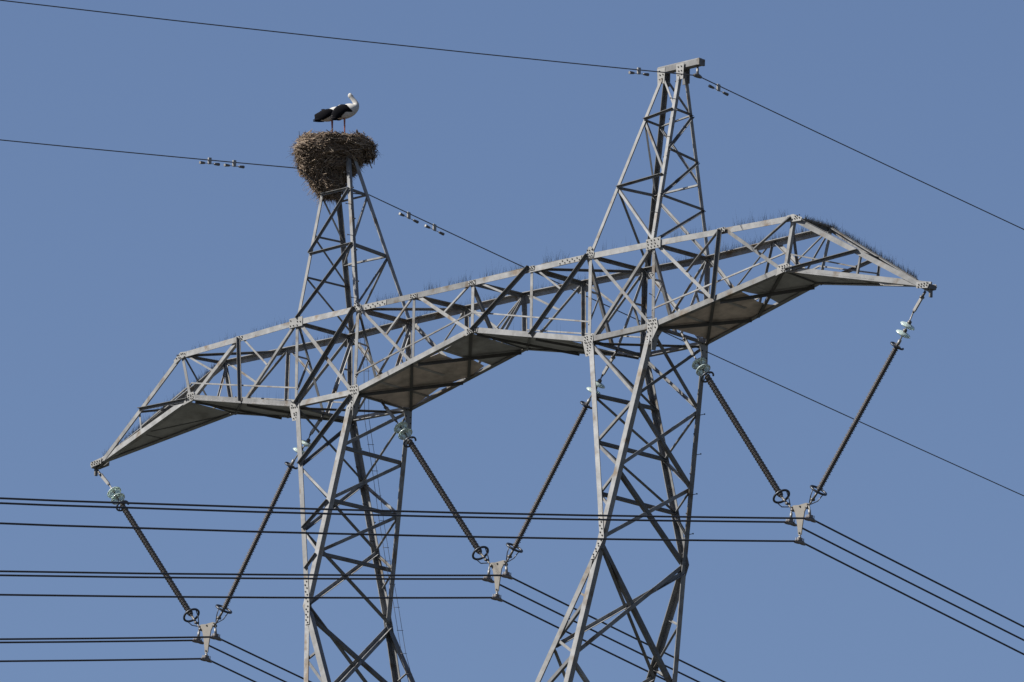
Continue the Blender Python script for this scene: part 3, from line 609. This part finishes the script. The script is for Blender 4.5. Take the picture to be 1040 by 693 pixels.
YC = [(V((-9.10, 0, -4.693)), 'left', .1935), (V((.141, 0, -4.614)), 'middle', .188), (V((9.311, 0, -4.695)), 'right', .184)]
for c, where, a in YC:
    for p, pos in zip(yoke(c, where), ('left', 'right', 'bottom')):
        cable('conductor', p, a, .1665, .0215, BLACK, 'black conductor held by the %s clamp of the %s yoke plate' % (pos, where), 'power line', 'conductors in three bundles')
G1 = V((5.94, 0, 5.896))
cable('ground_wire', G1, .150, .119, .0125, GREYW, 'thin ground wire passing over the top of the right peak', 'ground wire', 'ground wires over the peaks')
ga, gb = V((-5.5, -1.09, 5.53)), V((-5.5, 1.21, 5.39))
cable('ground_wire', ga, .1465, .131, .0125, GREYW, 'thin ground wire running under the nest on the left peak', 'ground wire', 'ground wires over the peaks', p1=gb, mids=[(-5.5, -.85, 5.47), (-5.5, -.5, 5.30), (-5.5, 0, 5.22), (-5.5, .6, 5.30)])
root = empty('wire_clamp', G1+V((0, 0, .2))); root['_w'] = tuple(G1+V((0, 0, .2)))
tag(root, 'small dark clamp holding the ground wire under the end of the right peak arm', 'clamp')
q = MB(); q.tube([G1+V((0, 0, .26)), G1+V((0, 0, .14))], .022, 8); q.tube([G1+V((0, 0, .16)), G1+V((0, 0, .03))], .03, 8, 1); q.build('shackle', [CAPM, LINKM], root)
q = MB(); q.tube([G1+V((0, y, -.13*abs(y))) for y in (-.12, -.06, 0, .06, .12)], [.03, .045, .055, .045, .03], 8); q.build('clamp_body', CAPM, root)
def damper(p, sl, label):
    p = V(p); d = V((0, 1, sl)).normalized()
    root = empty('vibration_damper', p); root['_w'] = tuple(p); tag(root, label, 'damper', 'vibration dampers on the ground wires')
    q = MB(); q.box(p+DN*.045, (.018, 0, 0), d*.045, (0, 0, .075)); q.build('clamp', LINKM, root)
    q = MB(); q.tube([p+DN*.10-d*.26, p+DN*.11, p+DN*.10+d*.26], .007, 6); q.build('cable', GREYW, root)
    for sg in (-1, 1):
        q = MB(); c = p+DN*.105+d*sg*.15
        q.lathe(c, d*sg, [(0, .001), (0, .022), (.03, .028), (.12, .034), (.15, .034), (.15, .001)], 12, 0); q.lathe(c, d*sg, [(.151, .03), (.153, .001)], 12, 1)
        q.build('weight', [CAPM, LINKM], root)
for y, lab in ((3.92-1.09*0, 'outer'),): pass
zl = lambda y: 5.53+(y+1.09)*.136
damper((-5.5, -3.85, zl(-3.85)), .136, 'vibration damper on the ground wire left of the nest, farther from it')
damper((-5.5, -3.08, zl(-3.08)), .136, 'vibration damper on the ground wire left of the nest, nearer to it')
zr = lambda y: 5.39-(y-1.21)*.131
damper((-5.5, 2.50, zr(2.5)), -.131, 'vibration damper on the ground wire right of the nest, nearer to it')
damper((-5.5, 3.34, zr(3.34)), -.131, 'vibration damper on the ground wire right of the nest, farther from it')
damper((5.94, -1.86, 5.896-.138*1.86), .138, 'vibration damper on the ground wire just left of the right peak')
damper((5.94, .68, 5.896-.119*.68), -.119, 'vibration damper on the ground wire just right of the right peak')

# ---------------------------------------------------------------- nest
NC = V((-5.53, .105, 6.045))-V((-.699, .715, 0))*.20-V((0, 0, .05)); RH = V((.715, .699, 0)).normalized(); FH = V((-.699, .715, 0)).normalized()
PROF = [(-.98, .08), (-.84, .20), (-.68, .33), (-.52, .45), (-.36, .58), (-.20, .70), (-.04, .80), (.12, .88), (.24, .92), (.34, .90), (.40, .80)]
def nr(z):
    if z <= PROF[0][0]: return PROF[0][1]
    for (z0, r0), (z1, r1) in zip(PROF, PROF[1:]):
        if z <= z1: return r0+(r1-r0)*(z-z0)/(z1-z0)
    return PROF[-1][1]
def ncx(z): return -.13*max(0, min(1, (.2-z)/.6))+(.02 if z > .2 else 0)
def nprof(z, th, k=1.):
    r = .955*nr(z)*k*(1+.16*noise.noise(V((math.cos(th)*1.9, math.sin(th)*1.9, z*3.2)))+.10*noise.noise(V((math.cos(th)*5, math.sin(th)*5, z*7))))
    dep = .62+.25*max(0, min(1, (z+.1)/.5))
    return NC+RH*(ncx(z)+r*math.cos(th))+FH*(r*dep*math.sin(th))+UP*z
nest = MB(); seg_ = 48; zs = [-.95+1.34*i/20 for i in range(21)]
vs = [nprof(z, 2*math.pi*k/seg_, .86) for z in zs for k in range(seg_)]
vs += [NC+RH*(.5*math.cos(2*math.pi*k/seg_))+FH*(.42*math.sin(2*math.pi*k/seg_))+UP*.31 for k in range(seg_)]
fs = [(i*seg_+k, i*seg_+(k+1) % seg_, (i+1)*seg_+(k+1) % seg_, (i+1)*seg_+k) for i in range(21) for k in range(seg_)]
fs += [tuple(range(seg_))[::-1], tuple(21*seg_+k for k in range(seg_))]
nest.add(vs, fs, 1, True)
def stick(p, d, L, r, bend=.12):
    d = d.normalized(); c = d.orthogonal().normalized(); c2 = d.cross(c)
    kink = (c*random.uniform(-1, 1)+c2*random.uniform(-1, 1))*L*bend
    P = [p-d*L*.5, p+kink, p+d*L*.5]; R_ = [r, r*.85, r*.45]; vs = []
    for q, rr in zip(P, R_):
        for k in range(4): a = k*math.pi/2; vs.append(q+c*math.cos(a)*rr+c2*math.sin(a)*rr)
    fs = [(i*4+k, i*4+(k+1) % 4, (i+1)*4+(k+1) % 4, (i+1)*4+k) for i in range(2) for k in range(4)]+[(3, 2, 1, 0), (8, 9, 10, 11)]
    nest.add(vs, fs, 0)
clumps = []
for i in range(150):
    z = random.uniform(-.9, .38); th = random.uniform(0, 2*math.pi); clumps.append((z, th, random.gauss(0, .5), random.uniform(.92, 1.14), random.uniform(.008, .016)))
for i in range(2600):           # matted clumps: sticks that lie together
    z, th, tl, k, rr = random.choice(clumps)
    p = nprof(max(-.95, min(.4, z+random.gauss(0, .045))), th+random.gauss(0, .13), k*random.uniform(.93, 1.03)); o_ = (p-(NC+UP*z)).normalized(); tg = UP.cross(o_).normalized()
    stick(p, tg+UP*(tl+random.gauss(0, .18))+o_*random.gauss(0, .2), random.uniform(.18, .5), rr*random.uniform(.4, .9))
for i in range(2900):
    z = random.uniform(-.95, .40)
    if random.random() < .35: z = random.uniform(.05, .4)
    th = random.uniform(0, 2*math.pi)
    p = nprof(z, th, random.uniform(.84, 1.02)); o_ = (p-(NC+UP*z)).normalized(); tg = UP.cross(o_).normalized()
    d = tg*random.choice((-1, 1))+UP*random.gauss(0, .35)+o_*random.gauss(0, .30)
    if z < -.3: d = tg*random.gauss(0, .8)+UP*random.gauss(0, .8)+o_*random.gauss(0, .4)
    stick(p, d, random.uniform(.14, .42)*(1 if z > -.5 else .75), random.uniform(.004, .012))
for i in range(760):            # stragglers that stick out and hang down
    z = random.choice((random.uniform(-.85, .0), random.uniform(-.85, .0), random.uniform(0, .38))); th = random.uniform(0, 2*math.pi)
    p = nprof(z, th, random.uniform(.98, 1.12)); o_ = (p-(NC+UP*z)).normalized()
    d = o_*random.uniform(.3, 1)+UP*random.uniform(-1.3, .25)+UP.cross(o_)*random.gauss(0, .5)
    stick(p, d, random.uniform(.16, .38), random.uniform(.003, .006), .2)
for i in range(90):
    z = random.uniform(-.95, -.45); th = random.uniform(0, 2*math.pi); p = nprof(z, th, 1.1); o_ = (p-(NC+UP*z)).normalized()
    stick(p+UP*-.08, o_*random.uniform(.1, .9)+UP*random.uniform(-1.2, -.3), random.uniform(.3, .55), random.uniform(.003, .006), .15)
for i in range(700):            # the top: a low dome of grass and twigs
    a = random.uniform(0, 2*math.pi); r = .8*math.sqrt(random.random())
    p = NC+RH*r*math.cos(a)+FH*r*.85*math.sin(a)+UP*(.395-.05*(1-r/.8)+random.uniform(-.03, .03))
    stick(p, V((random.gauss(0, 1), random.gauss(0, 1), random.gauss(0, .18))), random.uniform(.12, .35), random.uniform(.003, .007))
for i in range(30):             # a few pale thick branches
    th = random.uniform(math.pi, 2*math.pi); z = random.uniform(-.3, .3); p = nprof(z, th, 1.0); o_ = (p-(NC+UP*z)).normalized()
    stick(p, UP.cross(o_)+UP*random.gauss(0, .3), random.uniform(.3, .6), random.uniform(.012, .018), .06)
o = nest.build('stork_nest', [STICK, NCORE], None, org=NC+UP*-.95)
tag(o, 'huge nest of brown sticks wrapped round the top of the left peak', 'nest')

# ---------------------------------------------------------------- storks
def loft(mb, secs, mi=0, seg=16, lx=1.):
    """secs: (x, z, half height, half width, y) in the bird's own frame"""
    pts = [(x, y, z) for x, z, h, w, y in secs]; n = len(secs); vs = []
    for i, (x, z, h, w, y) in enumerate(secs):
        a = secs[max(i-1, 0)]; b = secs[min(i+1, n-1)]; d = V((b[0]-a[0], b[4]-a[4], b[1]-a[1])).normalized()
        yy = V((0, 1, 0)); u = yy.cross(d).normalized(); c = V((x, y, z))
        for k in range(seg):
            t = 2*math.pi*k/seg; vs.append(c+u*math.cos(t)*h+yy*math.sin(t)*w)
    fs = [(i*seg+k, i*seg+(k+1) % seg, (i+1)*seg+(k+1) % seg, (i+1)*seg+k) for i in range(n-1) for k in range(seg)]
    fs += [tuple(range(seg))[::-1], tuple((n-1)*seg+k for k in range(seg))]
    mb.add(vs, fs, mi, True)
def smooth_secs(S, m=4):
    out = []
    for i in range(len(S)-1):
        p0, p1, p2, p3 = S[max(i-1, 0)], S[i], S[i+1], S[min(i+2, len(S)-1)]
        for j in range(m):
            t = j/m
            out.append(tuple(.5*((2*b)+(-a+c)*t+(2*a-5*b+4*c-d)*t*t+(-a+3*b-3*c+d)*t**3) for a, b, c, d in zip(p0, p1, p2, p3)))
    out.append(S[-1]); return out
def bird_part(name, root, mats, secs_list, place, parent=None):
    mb = MB()
    for secs, mi in secs_list: loft(mb, smooth_secs(secs), mi)
    mb.v = [place(p) for p in mb.v]
    return mb.build(name, mats, parent or root)
def legs(mb, xs, place_y, top, mi):
    for x, y in zip(xs, place_y):
        mb.tube([(x-.01, y, top), (x, y, .36), (x+.015, y, .02)], [.018, .0085, .008], 8, mi); mb.tube([(x+.002, y, .385), (x+.001, y, .34)], [.011, .011], 8, mi)
        for a in (-.5, 0, .5): mb.tube([(x+.015, y, .015), (x+.015+.08*math.cos(a), y+.08*math.sin(a), .008)], [.009, .005], 6, mi)
        mb.tube([(x+.015, y, .015), (x-.025, y, .008)], [.008, .005], 6, mi)
def stork(foot, label, body, wing, leg_x, bill, head, topz, bumps, tuck):
    root = empty('stork', foot); root['_w'] = tuple(foot)
    place = lambda p: foot+RH*p.x+FH*p.y+UP*p.z
    tag(root, label, 'bird', 'storks on the nest')
    mb = MB(); loft(mb, smooth_secs(body), 0, 20)
    for b in bumps: loft(mb, smooth_secs(b), 0, 14)
    legs(mb, leg_x, (-.045, .045), topz, 1)
    mb.v = [place(p) for p in mb.v]; bo = mb.build('body', [FW, LEGR], root)
    for sg in (-1, 1):
        w_ = MB(); S = [(x, z, h, w, sg*y) for x, z, h, w, y in wing]; loft(w_, smooth_secs(S), 0, 14)
        if tuck:
            for k in range(7):       # flight feathers fanning from the folded wing
                t = k/6; x0, z0 = tuck[0][0]*(1-t)+tuck[1][0]*t, tuck[0][1]*(1-t)+tuck[1][1]*t
                x1, z1 = tuck[2][0]*(1-t)+tuck[3][0]*t, tuck[2][1]*(1-t)+tuck[3][1]*t
                loft(w_, smooth_secs([(x0, z0, .03, .012, sg*.10), ((x0+x1)/2, (z0+z1)/2, .028, .010, sg*.08), (x1, z1, .010, .004, sg*.05)]), 0, 8)
        w_.v = [place(p) for p in w_.v]; w_.build('wing', FB, root)
    mb = MB(); loft(mb, smooth_secs(bill)); mb.v = [place(p) for p in mb.v]; mb.build('bill', BILL, root)
    mb = MB()
    for sg in (-1, 1): mb.lathe(V((head[0], sg*.036, head[1])), V((0, sg, 0)), [(0, .012), (.006, .009), (.008, .001)], 10)
    mb.v = [place(p) for p in mb.v]; mb.build('eye', EYE, root)
    return root
ZF = 6.41
stork(V((-5.37, .152, ZF)), 'white and black stork on the right with its head up and bill on its breast',
    [(-.24, .60, .012, .03, 0), (-.18, .62, .05, .07, 0), (-.08, .64, .13, .11, 0), (.05, .69, .165, .135, 0), (.18, .745, .155, .135, 0), (.27, .805, .115, .11, 0), (.305, .87, .07, .07, 0), (.275, .935, .058, .052, 0), (.235, .99, .05, .046, 0), (.195, 1.04, .05, .046, 0), (.172, 1.075, .060, .048, 0), (.178, 1.108, .048, .04, 0), (.192, 1.125, .014, .012, 0)],
    [(.225, .675, .012, .01, .115), (.15, .705, .05, .03, .125), (.05, .735, .095, .035, .13), (-.06, .69, .12, .035, .115), (-.16, .60, .10, .025, .085), (-.22, .56, .06, .012, .05)],
    (.05, .065), [(.195, 1.075, .018, .014, 0), (.25, 1.0, .015, .011, 0), (.30, .93, .010, .008, 0), (.335, .87, .003, .003, 0)], (.19, 1.085), .60,
    [], [(.10, .80), (-.02, .56), (-.05, .845), (-.25, .51)])
stork(V((-5.807, .141, ZF)), 'white and black stork on the left, bending down behind the other one',
    [(-.27, .60, .012, .03, 0), (-.2, .615, .05, .07, 0), (-.09, .64, .11, .11, 0), (.03, .685, .14, .13, 0), (.15, .75, .14, .13, 0), (.235, .80, .105, .10, 0), (.28, .80, .07, .06, .03), (.315, .765, .045, .045, .06), (.32, .72, .036, .036, .08), (.31, .68, .036, .036, .09), (.30, .65, .045, .04, .10), (.295, .62, .02, .02, .10)],
    [(.13, .72, .02, .01, .11), (.06, .73, .075, .03, .12), (-.04, .70, .10, .035, .12), (-.14, .655, .105, .03, .10), (-.24, .625, .09, .022, .07), (-.31, .61, .07, .012, .045)],
    (.085, .10), [(.30, .64, .016, .014, .10), (.26, .61, .012, .010, .11), (.20, .60, .003, .003, .12)], (.30, .655), .58,
    [[(.20, .84, .02, .02, 0), (.24, .875, .06, .055, 0), (.29, .875, .055, .05, 0), (.33, .84, .02, .02, 0)]], [(-.08, .77), (-.1, .58), (-.17, .80), (-.35, .55)])

for o in bpy.data.objects:
    if '_w' in o: del o['_w']
